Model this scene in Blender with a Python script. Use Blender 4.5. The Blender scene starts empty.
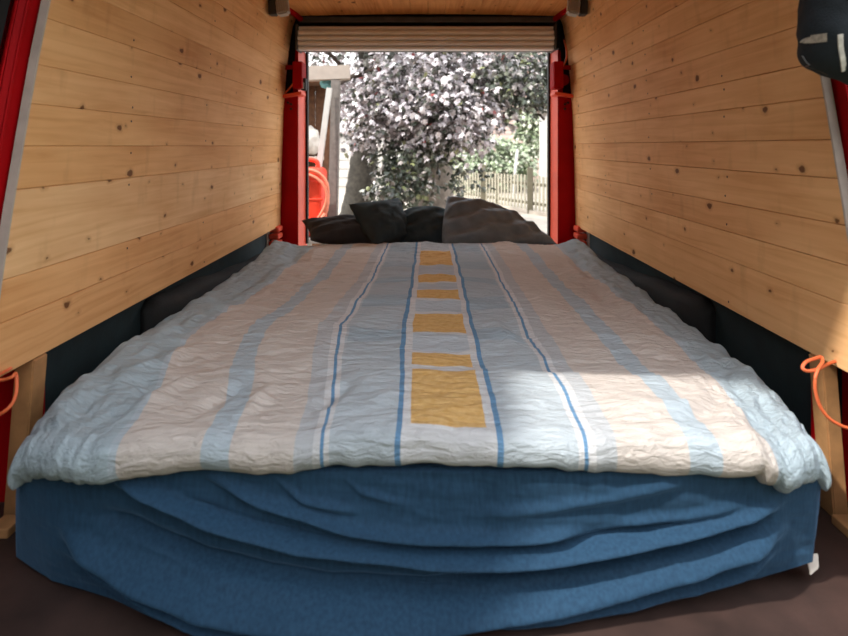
import bpy, bmesh, math, random
import numpy as np
from mathutils import Vector, Matrix, noise

random.seed(7); RS = np.random.RandomState(11)
SC = bpy.context.scene
COL = SC.collection
EYE = 0.90            # eye height above the van floor (metres)
F = 555.0             # focal length in pixels of the 848 wide frame
GROUND = -0.65        # street level below the van floor

def srgb(r, g, b, a=1.0):
    def f(c):
        c = c/255.0
        return c/12.92 if c <= 0.04045 else ((c+0.055)/1.055)**2.4
    return (f(r), f(g), f(b), a)

def at(x, y, d):      # metres from a sighting in the photo at depth d
    return Vector(((x-428.0)*d/F, d, EYE-(y-146.0)*d/F))

# ------------------------------------------------------------------ materials
def new_mat(name):
    m = bpy.data.materials.new(name); m.use_nodes = True
    nt = m.node_tree
    return m, nt, nt.nodes['Principled BSDF']

def N(nt, t, **kw):
    n = nt.nodes.new(t)
    for k, v in kw.items(): setattr(n, k, v)
    return n

def L(nt, a, b): nt.links.new(a, b)

def mathn(nt, op, a, b=None, c=None, clamp=False):
    n = nt.nodes.new('ShaderNodeMath'); n.operation = op; n.use_clamp = clamp
    for i, v in enumerate((a, b, c)):
        if v is None: continue
        if hasattr(v, 'is_linked'): nt.links.new(v, n.inputs[i])
        else: n.inputs[i].default_value = v
    return n.outputs[0]

def mixc(nt, fac, a, b, mode='MIX'):
    n = nt.nodes.new('ShaderNodeMix'); n.data_type = 'RGBA'; n.blend_type = mode
    for sock, v in ((n.inputs[0], fac), (n.inputs[6], a), (n.inputs[7], b)):
        if hasattr(v, 'is_linked'): nt.links.new(v, sock)
        else: sock.default_value = v
    return n.outputs[2]

def ramp(nt, fac, stops, interp='LINEAR'):
    n = nt.nodes.new('ShaderNodeValToRGB'); cr = n.color_ramp; cr.interpolation = interp
    while len(cr.elements) < len(stops): cr.elements.new(0.5)
    for e, (p, c) in zip(cr.elements, stops):
        e.position = p; e.color = c
    nt.links.new(fac, n.inputs[0])
    return n.outputs[0]

def plain(name, col, rough=0.6, metal=0.0, var=0.12, scale=14.0, bump=0.0, bscale=120.0, spec=0.5):
    m, nt, b = new_mat(name)
    tc = N(nt, 'ShaderNodeTexCoord')
    nz = N(nt, 'ShaderNodeTexNoise'); nz.inputs['Scale'].default_value = scale; nz.inputs['Detail'].default_value = 5
    L(nt, tc.outputs['Object'], nz.inputs['Vector'])
    lo = tuple(c*(1-var) for c in col[:3])+(1,); hi = tuple(min(1, c*(1+var)) for c in col[:3])+(1,)
    L(nt, ramp(nt, nz.outputs['Fac'], [(0.3, lo), (0.7, hi)]), b.inputs['Base Color'])
    b.inputs['Roughness'].default_value = rough; b.inputs['Metallic'].default_value = metal
    b.inputs['Specular IOR Level'].default_value = spec
    if bump:
        n2 = N(nt, 'ShaderNodeTexNoise'); n2.inputs['Scale'].default_value = bscale; n2.inputs['Detail'].default_value = 4
        L(nt, tc.outputs['Object'], n2.inputs['Vector'])
        bp = N(nt, 'ShaderNodeBump'); bp.inputs['Strength'].default_value = bump; bp.inputs['Distance'].default_value = 0.004
        L(nt, n2.outputs['Fac'], bp.inputs['Height']); L(nt, bp.outputs['Normal'], b.inputs['Normal'])
    return m

def wood_boards(name, light, dark, knots=True, rough=0.6):
    """pine boards: UV in metres (along the board, across it), colour attribute 'tint' per board"""
    m, nt, b = new_mat(name)
    uv = N(nt, 'ShaderNodeUVMap'); uv.uv_map = 'UVMap'
    sep = N(nt, 'ShaderNodeSeparateXYZ'); L(nt, uv.outputs[0], sep.inputs[0])
    u, v = sep.outputs[0], sep.outputs[1]
    # knots: one candidate per voronoi cell, its radius drawn from the cell colour
    cm = N(nt, 'ShaderNodeCombineXYZ'); L(nt, mathn(nt, 'MULTIPLY', u, 5.2), cm.inputs[0]); L(nt, mathn(nt, 'MULTIPLY', v, 7.5), cm.inputs[1])
    vo = N(nt, 'ShaderNodeTexVoronoi'); vo.voronoi_dimensions = '2D'; vo.inputs['Scale'].default_value = 1.0; vo.inputs['Randomness'].default_value = 1.0
    kn = N(nt, 'ShaderNodeTexNoise'); kn.noise_dimensions = '2D'; kn.inputs['Scale'].default_value = 34; kn.inputs['Detail'].default_value = 2
    L(nt, uv.outputs[0], kn.inputs['Vector'])
    vm = N(nt, 'ShaderNodeVectorMath'); vm.operation = 'MULTIPLY_ADD'; L(nt, kn.outputs['Color'], vm.inputs[0]); vm.inputs[1].default_value = (.10, .10, 0); L(nt, cm.outputs[0], vm.inputs[2])
    L(nt, vm.outputs[0], vo.inputs['Vector'])
    sc = N(nt, 'ShaderNodeSeparateColor'); L(nt, vo.outputs['Color'], sc.inputs[0])
    rad = mathn(nt, 'MULTIPLY_ADD', mathn(nt, 'POWER', sc.outputs[0], 2.5), 0.075, 0.022)
    on = mathn(nt, 'GREATER_THAN', sc.outputs[1], 0.30)
    rad = mathn(nt, 'MULTIPLY', rad, on)
    # grain bends around knots
    bend = mathn(nt, 'MULTIPLY', mathn(nt, 'DIVIDE', rad, mathn(nt, 'ADD', vo.outputs['Distance'], 0.06)), 0.02)
    vv = mathn(nt, 'ADD', v, bend)
    cg = N(nt, 'ShaderNodeCombineXYZ'); L(nt, mathn(nt, 'MULTIPLY', u, 1.6), cg.inputs[0]); L(nt, mathn(nt, 'MULTIPLY', vv, 34.0), cg.inputs[1])
    g1 = N(nt, 'ShaderNodeTexNoise'); g1.noise_dimensions = '2D'; g1.inputs['Scale'].default_value = 1.5; g1.inputs['Detail'].default_value = 6; g1.inputs['Distortion'].default_value = 0.6
    L(nt, cg.outputs[0], g1.inputs['Vector'])
    sm_ = N(nt, 'ShaderNodeTexNoise'); sm_.noise_dimensions = '2D'; sm_.inputs['Scale'].default_value = 1.0; sm_.inputs['Detail'].default_value = 3
    cs = N(nt, 'ShaderNodeCombineXYZ'); L(nt, mathn(nt, 'MULTIPLY', u, 13.0), cs.inputs[0]); L(nt, mathn(nt, 'MULTIPLY', v, 4.0), cs.inputs[1])
    L(nt, cs.outputs[0], sm_.inputs['Vector'])
    g2 = N(nt, 'ShaderNodeTexNoise'); g2.noise_dimensions = '2D'; g2.inputs['Scale'].default_value = 1.0; g2.inputs['Detail'].default_value = 3
    ch = N(nt, 'ShaderNodeCombineXYZ'); L(nt, mathn(nt, 'MULTIPLY', u, 2.4), ch.inputs[0]); L(nt, mathn(nt, 'MULTIPLY', v, 5.0), ch.inputs[1])
    L(nt, ch.outputs[0], g2.inputs['Vector'])
    fac = mathn(nt, 'ADD', mathn(nt, 'MULTIPLY', g1.outputs['Fac'], 0.5), mathn(nt, 'MULTIPLY', g2.outputs['Fac'], 0.5))
    base = ramp(nt, fac, [(0.30, dark), (0.50, tuple((a*0.4+c*0.6) for a, c in zip(dark, light))), (0.68, light)])
    at_ = N(nt, 'ShaderNodeAttribute'); at_.attribute_name = 'tint'
    base = mixc(nt, 1.0, base, at_.outputs['Color'], 'MULTIPLY')
    if knots:
        base = mixc(nt, mathn(nt, 'MULTIPLY', mathn(nt, 'SUBTRACT', sm_.outputs['Fac'], .60, clamp=True), 1.0), base, srgb(150, 94, 46))
        edge = mathn(nt, 'SUBTRACT', rad, vo.outputs['Distance'])
        halo = mathn(nt, 'MULTIPLY_ADD', edge, 14.0, 0.95, clamp=True)
        halo = mathn(nt, 'MULTIPLY', halo, on)
        base = mixc(nt, mathn(nt, 'MULTIPLY', halo, 0.30), base, srgb(160, 96, 44))
        core = mathn(nt, 'MULTIPLY', edge, 45.0, clamp=True)
        base = mixc(nt, mathn(nt, 'MULTIPLY', core, 0.82), base, srgb(82, 40, 14))
    L(nt, base, b.inputs['Base Color'])
    b.inputs['Roughness'].default_value = rough; b.inputs['Specular IOR Level'].default_value = 0.12
    bp = N(nt, 'ShaderNodeBump'); bp.inputs['Strength'].default_value = 0.15; bp.inputs['Distance'].default_value = 0.002
    L(nt, g1.outputs['Fac'], bp.inputs['Height']); L(nt, bp.outputs['Normal'], b.inputs['Normal'])
    return m

M = {}
M['pine'] = wood_boards('pine_boards', srgb(242, 200, 148), srgb(216, 164, 110))
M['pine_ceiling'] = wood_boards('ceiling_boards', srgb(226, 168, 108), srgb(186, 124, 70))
M['groove'] = plain('board_groove', srgb(70, 44, 26), 0.9)
M['stud'] = plain('stud_wood', srgb(176, 130, 84), 0.7, var=0.2, scale=20)
M['strip'] = plain('pale_edge_strip', srgb(184, 174, 164), 0.75, var=0.12, scale=20)
M['red'] = plain('red_paint', srgb(170, 10, 18), 0.55, var=0.10, scale=9, spec=0.1)
M['red_lit'] = plain('red_paint_lit', srgb(240, 92, 64), 0.45, var=0.10, scale=9, spec=0.5)  # same red paint, outdoor light on flange, ledge and corners mixed into the colour
M['black'] = plain('black_door_lining', srgb(22, 27, 29), 0.8)
M['rubber'] = plain('black_rubber_seal', srgb(24, 24, 24), 0.6)
M['felt'] = plain('dark_teal_lining', srgb(24, 42, 46), 0.85, var=0.2, bump=0.2)
M['box_felt'] = plain('black_box_felt', srgb(26, 27, 27), 0.85, var=0.25, bump=0.3)
M['floor'] = plain('brown_floor_board', srgb(56, 40, 35), 0.6, var=0.4, scale=9, bump=0.1)
M['header'] = plain('dark_header_metal', srgb(70, 66, 64), 0.5, var=0.25)
M['slat'] = plain('shutter_aluminium', srgb(240, 238, 234), 0.5, metal=0.0, var=0.06)
M['grey_metal'] = plain('grey_lamp_metal', srgb(186, 182, 174), 0.45)
M['grey_dark'] = plain('grey_lamp_dark', srgb(58, 54, 50), 0.6)
M['nail'] = plain('nail_heads', srgb(60, 38, 26), 0.6)
M['cord'] = plain('orange_cord', srgb(226, 108, 62), 0.5)
M['bag'] = plain('dark_navy_cloth', srgb(24, 32, 38), 0.9, var=0.25, bump=0.5, bscale=300)
M['label'] = plain('pale_woven_label', srgb(150, 140, 124), 0.7, var=0.35, scale=160)
M['zip'] = plain('white_zip_tape', srgb(214, 210, 200), 0.7, var=0.2, scale=90)
M['mattress'] = plain('white_mattress_cloth', srgb(226, 220, 210), 0.9)
M['pillow_brown'] = plain('pillow_black_brown', srgb(58, 55, 55), 0.95, var=0.2, bump=0.4, bscale=260)
M['pillow_green'] = plain('pillow_black_green', srgb(48, 60, 64), 0.95, var=0.2, bump=0.4, bscale=260)
M['pillow_grey'] = plain('pillow_charcoal', srgb(118, 126, 132), 0.95, var=0.15, bump=0.4, bscale=260)
M['bark'] = plain('grey_bark', srgb(60, 56, 50), 0.95, var=0.4, scale=16, bump=1.0, bscale=30)
M['pale_bark'] = plain('pale_bark', srgb(136, 126, 117), 0.95, var=0.3, scale=12, bump=1.0, bscale=30)
M['twig'] = plain('twig_bark', srgb(74, 62, 54), 0.9)
M['fence'] = plain('weathered_fence', srgb(164, 158, 140), 0.85, var=0.12)
M['fence_dark'] = plain('fence_rails', srgb(112, 106, 88), 0.85, var=0.15)
M['low_bounce'] = plain('low_bounce_ground', srgb(86, 92, 62), 0.95, var=0.3, scale=6, bump=0.6, bscale=60)  # dark grass added around and under the van to cut bounced light
M['brick'] = plain('sky_blocker_brick', srgb(112, 84, 70), 0.9, var=0.25, scale=8, bump=0.5, bscale=20)
M['gravel'] = plain('pale_gravel', srgb(172, 162, 150), 0.95, var=0.14, scale=2.5, bump=0.6, bscale=40)
M['beam'] = plain('pale_timber', srgb(186, 172, 160), 0.8, var=0.08)
M['grey_timber'] = plain('grey_weathered_timber', srgb(122, 114, 108), 0.85, var=0.2, scale=22)
M['white_timber'] = plain('white_painted_timber', srgb(196, 192, 186), 0.7, var=0.06)
M['brown_timber'] = plain('brown_shed_timber', srgb(96, 64, 42), 0.9, var=0.3, scale=18)
M['tank'] = plain('red_plastic_tank', srgb(226, 70, 44), 0.45, var=0.06)
M['hose'] = plain('salmon_hose', srgb(240, 142, 112), 0.45, var=0.05)
M['blue_cloth'] = plain('turquoise_cloth', srgb(120, 178, 184), 0.85, var=0.2)
M['sack'] = plain('white_sack', srgb(214, 206, 196), 0.9, var=0.2, scale=8)
M['house'] = plain('pink_house_render', srgb(200, 176, 166), 0.9, var=0.05)
M['garage'] = plain('white_garage_wall', srgb(206, 204, 202), 0.9, var=0.04)
M['roof_tile'] = plain('grey_roof_tile', srgb(160, 140, 134), 0.9)
M['hedge'] = plain('hedge_leaf', srgb(150, 168, 134), 0.8, var=0.3, scale=3)

# --- leaf material: colour attribute per leaf
def leaf_mat():
    m, nt, b = new_mat('maple_leaf')
    a = N(nt, 'ShaderNodeAttribute'); a.attribute_name = 'tint'
    L(nt, a.outputs['Color'], b.inputs['Base Color'])
    b.inputs['Roughness'].default_value = 0.36; b.inputs['Specular IOR Level'].default_value = 0.8
    return m
M['leaf'] = leaf_mat()

# --- fitted sheet
def sheet_mat():
    m, nt, b = new_mat('navy_cotton_sheet')
    tc = N(nt, 'ShaderNodeTexCoord')
    mp = N(nt, 'ShaderNodeMapping'); mp.inputs['Scale'].default_value = (70, 70, 14)
    L(nt, tc.outputs['Object'], mp.inputs['Vector'])
    nz = N(nt, 'ShaderNodeTexNoise'); nz.inputs['Scale'].default_value = 2.0; nz.inputs['Detail'].default_value = 5
    L(nt, mp.outputs[0], nz.inputs['Vector'])
    L(nt, ramp(nt, nz.outputs['Fac'], [(0.3, srgb(26, 54, 78)), (0.7, srgb(36, 68, 94))]), b.inputs['Base Color'])
    b.inputs['Roughness'].default_value = 0.8; b.inputs['Specular IOR Level'].default_value = 0.25
    b.inputs['Sheen Weight'].default_value = 0.4; b.inputs['Sheen Roughness'].default_value = 0.5; b.inputs['Sheen Tint'].default_value = srgb(120, 165, 205)
    bp = N(nt, 'ShaderNodeBump'); bp.inputs['Strength'].default_value = 0.25; bp.inputs['Distance'].default_value = 0.003
    L(nt, nz.outputs['Fac'], bp.inputs['Height']); L(nt, bp.outputs['Normal'], b.inputs['Normal'])
    return m
M['sheet'] = sheet_mat()

# --- duvet cover: woven stripes, blue lines, orange squares; UV = metres across / along
UC = 0.037
def duvet_mat():
    m, nt, b = new_mat('striped_muslin_cover')
    uv = N(nt, 'ShaderNodeUVMap'); uv.uv_map = 'UVMap'
    sep = N(nt, 'ShaderNodeSeparateXYZ'); L(nt, uv.outputs[0], sep.inputs[0])
    u, v = sep.outputs[0], sep.outputs[1]
    wob = N(nt, 'ShaderNodeTexNoise'); wob.inputs['Scale'].default_value = 9.0; wob.inputs['Detail'].default_value = 2
    L(nt, uv.outputs[0], wob.inputs['Vector'])
    w = mathn(nt, 'MULTIPLY', mathn(nt, 'SUBTRACT', wob.outputs['Fac'], 0.5), 0.012)
    a = mathn(nt, 'ABSOLUTE', mathn(nt, 'ADD', mathn(nt, 'SUBTRACT', u, UC), w))
    vq = mathn(nt, 'ADD', v, mathn(nt, 'MULTIPLY', w, 2.2))
    white = srgb(212, 213, 215); pale = srgb(186, 196, 203); line = srgb(108, 148, 184)
    beige = srgb(208, 199, 192); blue = srgb(182, 195, 204); grey = srgb(190, 194, 198); side = srgb(172, 188, 197)
    stops = [(0.0, white), (0.076, white), (0.092, line), (0.103, pale), (0.244, white), (0.254, line), (0.264, white), (0.278, grey),
             (0.318, beige), (0.455, blue), (0.512, beige), (0.672, blue), (0.690, side)]
    base = ramp(nt, a, stops, 'CONSTANT')
    # cross bands between the blue lines
    vv = mathn(nt, 'MULTIPLY', mathn(nt, 'SUBTRACT', vq, 1.0), 1/2.3)
    def pos(y): return (y-1.0)/2.3
    bands = ramp(nt, vv, [(0.0, (0,)*3+(1,)), (pos(1.39), (.15,)*3+(1,)), (pos(1.56), (.75,)*3+(1,)), (pos(1.68), (.15,)*3+(1,)), (pos(1.88), (.8,)*3+(1,)),
                          (pos(2.02), (.3,)*3+(1,)), (pos(2.18), (.9,)*3+(1,)), (pos(2.30), (.3,)*3+(1,)), (pos(2.42), (.85,)*3+(1,)), (pos(2.60), (.45,)*3+(1,)),
                          (pos(2.85), (.8,)*3+(1,)), (pos(3.05), (.3,)*3+(1,))], 'CONSTANT')
    inzone = mathn(nt, 'MULTIPLY', mathn(nt, 'GREATER_THAN', a, 0.106), mathn(nt, 'LESS_THAN', a, 0.240))
    base = mixc(nt, mathn(nt, 'MULTIPLY', inzone, mathn(nt, 'MULTIPLY', bands, 0.8)), base, srgb(158, 180, 196))
    # central column
    cen = mathn(nt, 'LESS_THAN', a, 0.076)
    K = (0, 0, 0, 1); W = (1, 1, 1, 1)
    sq = ramp(nt, vv, [(0.0, K), (pos(1.078), W), (pos(1.325), K), (pos(1.390), W), (pos(1.480), K), (pos(1.624), W), (pos(1.830), K),
                       (pos(1.94), W), (pos(2.08), K), (pos(2.175), W), (pos(2.305), K), (pos(2.475), W), (pos(2.87), K)], 'CONSTANT')
    gaps = ramp(nt, vv, [(0.0, K), (pos(1.33), K), (pos(1.495), W), (pos(1.61), K), (pos(1.845), W), (pos(1.925), K), (pos(2.095), W), (pos(2.16), K), (pos(2.32), W), (pos(2.46), K), (pos(2.9), W)], 'CONSTANT')
    base = mixc(nt, mathn(nt, 'MULTIPLY', cen, mathn(nt, 'MULTIPLY', gaps, 0.55)), base, srgb(168, 186, 199))
    wv = N(nt, 'ShaderNodeTexNoise'); wv.inputs['Scale'].default_value = 60; wv.inputs['Detail'].default_value = 3
    L(nt, uv.outputs[0], wv.inputs['Vector'])
    org = ramp(nt, wv.outputs['Fac'], [(0.3, srgb(214, 170, 104)), (0.7, srgb(228, 190, 130))])
    base = mixc(nt, mathn(nt, 'MULTIPLY', cen, sq), base, org)
    # woven thread variation
    mp = N(nt, 'ShaderNodeMapping'); mp.inputs['Scale'].default_value = (9, 150, 1)
    L(nt, uv.outputs[0], mp.inputs['Vector'])
    th = N(nt, 'ShaderNodeTexNoise'); th.inputs['Scale'].default_value = 1.0; th.inputs['Detail'].default_value = 4
    L(nt, mp.outputs[0], th.inputs['Vector'])
    base = mixc(nt, 1.0, base, ramp(nt, th.outputs['Fac'], [(0.3, (0.86, 0.86, 0.86, 1)), (0.65, (1, 1, 1, 1))]), 'MULTIPLY')
    L(nt, base, b.inputs['Base Color'])
    b.inputs['Roughness'].default_value = 0.9; b.inputs['Specular IOR Level'].default_value = 0.15
    # crinkled muslin relief
    mp2 = N(nt, 'ShaderNodeMapping'); mp2.inputs['Scale'].default_value = (26, 75, 1)
    L(nt, uv.outputs[0], mp2.inputs['Vector'])
    cr = N(nt, 'ShaderNodeTexNoise'); cr.inputs['Scale'].default_value = 1.0; cr.inputs['Detail'].default_value = 6; cr.inputs['Roughness'].default_value = 0.6; cr.inputs['Distortion'].default_value = 0.5
    L(nt, mp2.outputs[0], cr.inputs['Vector'])
    bp = N(nt, 'ShaderNodeBump'); bp.inputs['Strength'].default_value = 0.8; bp.inputs['Distance'].default_value = 0.016
    L(nt, cr.outputs['Fac'], bp.inputs['Height']); L(nt, bp.outputs['Normal'], b.inputs['Normal'])
    return m
M['duvet'] = duvet_mat()

# ------------------------------------------------------------------ object helpers
def link(name, me, mats, parent=None, smooth=False):
    o = bpy.data.objects.new(name, me); COL.objects.link(o)
    for m in (mats if isinstance(mats, (list, tuple)) else [mats]): me.materials.append(m)
    if parent is not None: o.parent = parent; o.matrix_parent_inverse = Matrix.Translation(-parent.location)
    if smooth:
        for p in me.polygons: p.use_smooth = True
    return o

def from_bm(name, bm, mats, parent=None, smooth=False):
    bmesh.ops.recalc_face_normals(bm, faces=bm.faces)
    me = bpy.data.meshes.new(name); bm.to_mesh(me); bm.free()
    return link(name, me, mats, parent, smooth)

def thing(name, label, cat, loc, group=None):
    o = bpy.data.objects.new(name, None); COL.objects.link(o); o.location = loc
    o.empty_display_size = 0.1
    return tag(o, label, cat, group)

def tag(o, label, cat, group=None):
    o['label'] = label; o['category'] = cat
    if group: o['group'] = group
    return o

def struct(o):
    o['kind'] = 'structure'; return o

def box(bm, lo, hi, bevel=0.0, mi=0, seg=2):
    vs = [bm.verts.new((x, y, z)) for x in (lo[0], hi[0]) for y in (lo[1], hi[1]) for z in (lo[2], hi[2])]
    fs = []
    for idx in ((0,1,3,2), (4,6,7,5), (0,4,5,1), (2,3,7,6), (0,2,6,4), (1,5,7,3)):
        f = bm.faces.new([vs[i] for i in idx]); f.material_index = mi; fs.append(f)
    if bevel:
        es = list({e for f in fs for e in f.edges})
        r = bmesh.ops.bevel(bm, geom=es, offset=bevel, segments=seg, affect='EDGES', profile=0.5)
        for f in r['faces']: f.material_index = mi
    return vs

def hexa(bm, p, bevel=0.0, mi=0):   # 8 points: bottom loop of four, top loop of four
    vs = [bm.verts.new(q) for q in p]; fs = []
    for idx in ((3,2,1,0), (4,5,6,7), (0,1,5,4), (1,2,6,5), (2,3,7,6), (3,0,4,7)):
        f = bm.faces.new([vs[i] for i in idx]); f.material_index = mi; fs.append(f)
    if bevel:
        es = list({e for f in fs for e in f.edges})
        r = bmesh.ops.bevel(bm, geom=es, offset=bevel, segments=2, affect='EDGES')
        for f in r['faces']: f.material_index = mi

def beam(bm, a, b, w, t, up=(0, 0, 1), bevel=0.0, mi=0):   # rectangular bar between two points
    a = Vector(a); b = Vector(b); d = (b-a).normalized(); up = Vector(up)
    s = d.cross(up).normalized(); n = s.cross(d).normalized()
    q = [a+s*w/2+n*t/2, a-s*w/2+n*t/2, a-s*w/2-n*t/2, a+s*w/2-n*t/2]
    hexa(bm, q+[p+(b-a) for p in q], bevel, mi)

def tube(bm, pts, r, n=8, caps=True, mi=0):
    pts = [Vector(p) for p in pts]; rs = r if isinstance(r, (list, tuple)) else [r]*len(pts)
    rings = []; ref = Vector((0.3, 0.2, 1)).normalized()
    for i, p in enumerate(pts):
        d = (pts[min(i+1, len(pts)-1)]-pts[max(i-1, 0)]).normalized()
        s = d.cross(ref)
        if s.length < 1e-3: s = d.cross(Vector((1, 0, 0)))
        s.normalize(); t = s.cross(d).normalized()
        rings.append([bm.verts.new(p+s*math.cos(k*2*math.pi/n)*rs[i]+t*math.sin(k*2*math.pi/n)*rs[i]) for k in range(n)])
    for a, b in zip(rings, rings[1:]):
        for k in range(n):
            f = bm.faces.new((a[k], a[(k+1) % n], b[(k+1) % n], b[k])); f.smooth = True; f.material_index = mi
    if caps:
        bm.faces.new(rings[0]).material_index = mi; bm.faces.new(list(reversed(rings[-1]))).material_index = mi

def spline(pts, n=10):   # Catmull-Rom through the points
    P = [Vector(p) for p in pts]; P = [P[0]*2-P[1]]+P+[P[-1]*2-P[-2]]; out = []
    for i in range(1, len(P)-2):
        for k in range(n):
            t = k/n; a, b, c, d = P[i-1:i+3]
            out.append(0.5*((2*b)+(c-a)*t+(2*a-5*b+4*c-d)*t*t+(3*b-a-3*c+d)*t**3))
    out.append(P[-2]); return out

def grid_mesh(name, V, nu, nv, uvs=None, close_u=False):
    faces = []
    for j in range(nv-1):
        for i in range(nu-1+(1 if close_u else 0)):
            i2 = (i+1) % nu
            faces.append((j*nu+i, j*nu+i2, (j+1)*nu+i2, (j+1)*nu+i))
    me = bpy.data.meshes.new(name); me.from_pydata([tuple(p) for p in V], [], faces); me.update()
    if uvs is not None:
        lay = me.uv_layers.new(name='UVMap')
        li = np.empty(len(me.loops), dtype=np.int32); me.loops.foreach_get('vertex_index', li)
        lay.data.foreach_set('uv', np.asarray(uvs, dtype=np.float32)[li].ravel())
    return me

# value noise on numpy arrays
_T = RS.rand(256, 256)
def vnoise(x, y):
    x = np.asarray(x, float); y = np.asarray(y, float)
    xi = np.floor(x).astype(int); yi = np.floor(y).astype(int); fx = x-xi; fy = y-yi
    fx = fx*fx*(3-2*fx); fy = fy*fy*(3-2*fy)
    g = lambda a, b: _T[a % 256, b % 256]
    return (g(xi, yi)*(1-fx)+g(xi+1, yi)*fx)*(1-fy)+(g(xi, yi+1)*(1-fx)+g(xi+1, yi+1)*fx)*fy*1.0-0.5
def fbm(x, y, o=4):
    s = 0; a = 1.0
    for k in range(o):
        s = s+a*vnoise(x*2**k+17.3*k, y*2**k+9.1*k); a *= 0.5
    return s

# ------------------------------------------------------------------ the van shell
PROF = [(0.30, .953), (0.70, .945), (1.10, .932), (1.35, .915), (1.55, .893), (1.68, .868), (1.76, .835), (1.80, .80)]
def wall_x(z): return float(np.interp(z, [p[0] for p in PROF], [p[1] for p in PROF]))
def near_y(z): return float(np.interp(z, [0.0, .385, .695, 1.21, 1.80], [1.14, 1.20, 1.25, 1.347, 1.46]))
FAR = 3.58
WARM = [(1.0, .97, .93), (.93, .90, .86), (1.06, 1.03, 1.0), (.98, .92, .84), (1.08, 1.06, 1.05), (.95, .90, .82), (1.02, .99, .95)]

def board_wall(name, side, joints, tints):
    bm = bmesh.new(); uvl = bm.loops.layers.uv.new('UVMap'); tl = bm.loops.layers.float_color.new('tint')
    ny = 14
    for bi, (z0, z1) in enumerate(zip(joints, joints[1:])):
        g = 0.0010; dp = random.choice((.002, .004, .007))
        prof = [(z0+0.0002, dp), (z0+g, 0.0012), (z0+g*2.2, 0)]
        nz = 4
        prof += [(z0+(z1-z0)*k/nz, 0) for k in range(1, nz)]
        prof += [(z1-g*2.2, 0), (z1-g, 0.0012), (z1-0.0002, dp), (z1-0.0002, 0.018), (z0+0.0002, 0.018)]
        ou, ov = random.uniform(0, 40), bi*3.17+random.uniform(0, 1)
        t = tints[bi % len(tints)]
        rows = []
        for k in range(ny+1):
            row = []
            for z, off in prof:
                y = near_y(z)+(FAR-near_y(z))*k/ny
                v = bm.verts.new((side*(wall_x(z)+off), y, z)); row.append(v)
            rows.append(row)
        n = len(prof)
        for a, b in zip(rows, rows[1:]):
            for i in range(n):
                j = (i+1) % n
                f = bm.faces.new((a[i], a[j], b[j], b[i])); f.smooth = False
                f.material_index = 0
        bm.faces.new(rows[0]); bm.faces.new(list(reversed(rows[-1])))
        for row in rows:
            for v in row: v.tag = True
        for f in bm.faces:
            if f.tag: continue
            f.tag = True
            for lp in f.loops:
                lp[uvl].uv = (lp.vert.co.y+ou, lp.vert.co.z-z0+ov*1.0); lp[tl] = (t[0], t[1], t[2], 1)
    # nail heads in rows over the hidden battens
    for y in (1.75, 2.35, 2.95, 3.45):
        for z0, z1 in zip(joints, joints[1:]):
            for zz in ((z0+0.022), (z1-0.022)):
                if random.random() < .55: continue
                yy = y+random.uniform(-.012, .012); x = wall_x(zz)-0.0006
                c = Vector((side*x, yy, zz)); vs = [bm.verts.new(c+Vector((0, 0.0035*math.cos(q*math.pi/4), 0.0035*math.sin(q*math.pi/4)))) for q in range(8)]
                cv = [bm.verts.new(v.co+Vector((side*0.002, 0, 0))) for v in vs]
                f = bm.faces.new(vs); f.material_index = 1
                for q in range(8):
                    bm.faces.new((vs[q], vs[(q+1) % 8], cv[(q+1) % 8], cv[q])).material_index = 1
    return struct(from_bm(name, bm, [M['pine'], M['nail']]))

jl = [.385, .505, .60, .80, .90, 1.0, 1.095, 1.21, 1.31, 1.41, 1.51, 1.61, 1.70, 1.745]
jr = [.385, .54, .63, .72, .825, .915, 1.015, 1.10, 1.20, 1.31, 1.41, 1.51, 1.61, 1.70, 1.745]
tl_ = [(.97, .86, .76), (.97, .85, .74), (1.03, 1.03, 1.03), (.99, .90, .78), (1.0, .92, .80), (1.02, .97, .90), (1.0, .93, .83), (.94, .85, .73), (1.05, 1.02, .96), (.96, .87, .76), (1.0, .9, .8)]
tr_ = [(1.0, .93, .86), (1.0, .93, .85), (.97, .88, .80), (1.02, .95, .87), (1.0, .92, .84), (.98, .91, .82), (1.0, .92, .83), (.97, .88, .79), (1.0, .93, .84), (1.03, .98, .91), (.96, .86, .76), (1.0, .9, .8)]
board_wall('wall_left', -1, jl, tl_)
board_wall('wall_right', 1, jr, tr_)

# ceiling boards, running along the van
bm = bmesh.new(); uvl = bm.loops.layers.uv.new('UVMap'); tcl = bm.loops.layers.float_color.new('tint')
CX = np.linspace(-.84, .84, 17)
def ceil_z(x): return 1.775+0.012*(1-(x/.8)**2)
for i in range(16):
    x0, x1 = CX[i]+.001, CX[i+1]-.001
    t = random.choice([(1, .95, .9), (.92, .88, .82), (1.05, 1, .95)]); o1 = random.uniform(0, 30)
    p = [(x0, 1.0, ceil_z(x0)), (x1, 1.0, ceil_z(x1)), (x1, 3.50, ceil_z(x1)-.055), (x0, 3.50, ceil_z(x0)-.055)]
    hexa(bm, p+[(a, b, c+.015) for a, b, c in p])
    for f in bm.faces:
        if f.tag: continue
        f.tag = True
        for lp in f.loops:
            lp[uvl].uv = (lp.vert.co.y+o1, lp.vert.co.x+i*2.3); lp[tcl] = (*t, 1)
struct(from_bm('ceiling', bm, M['pine_ceiling']))

# floor
bm = bmesh.new(); box(bm, (-1.12, .86, -.03), (1.12, 3.66, 0.0), .004)
struct(from_bm('floor', bm, M['floor']))

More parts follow.
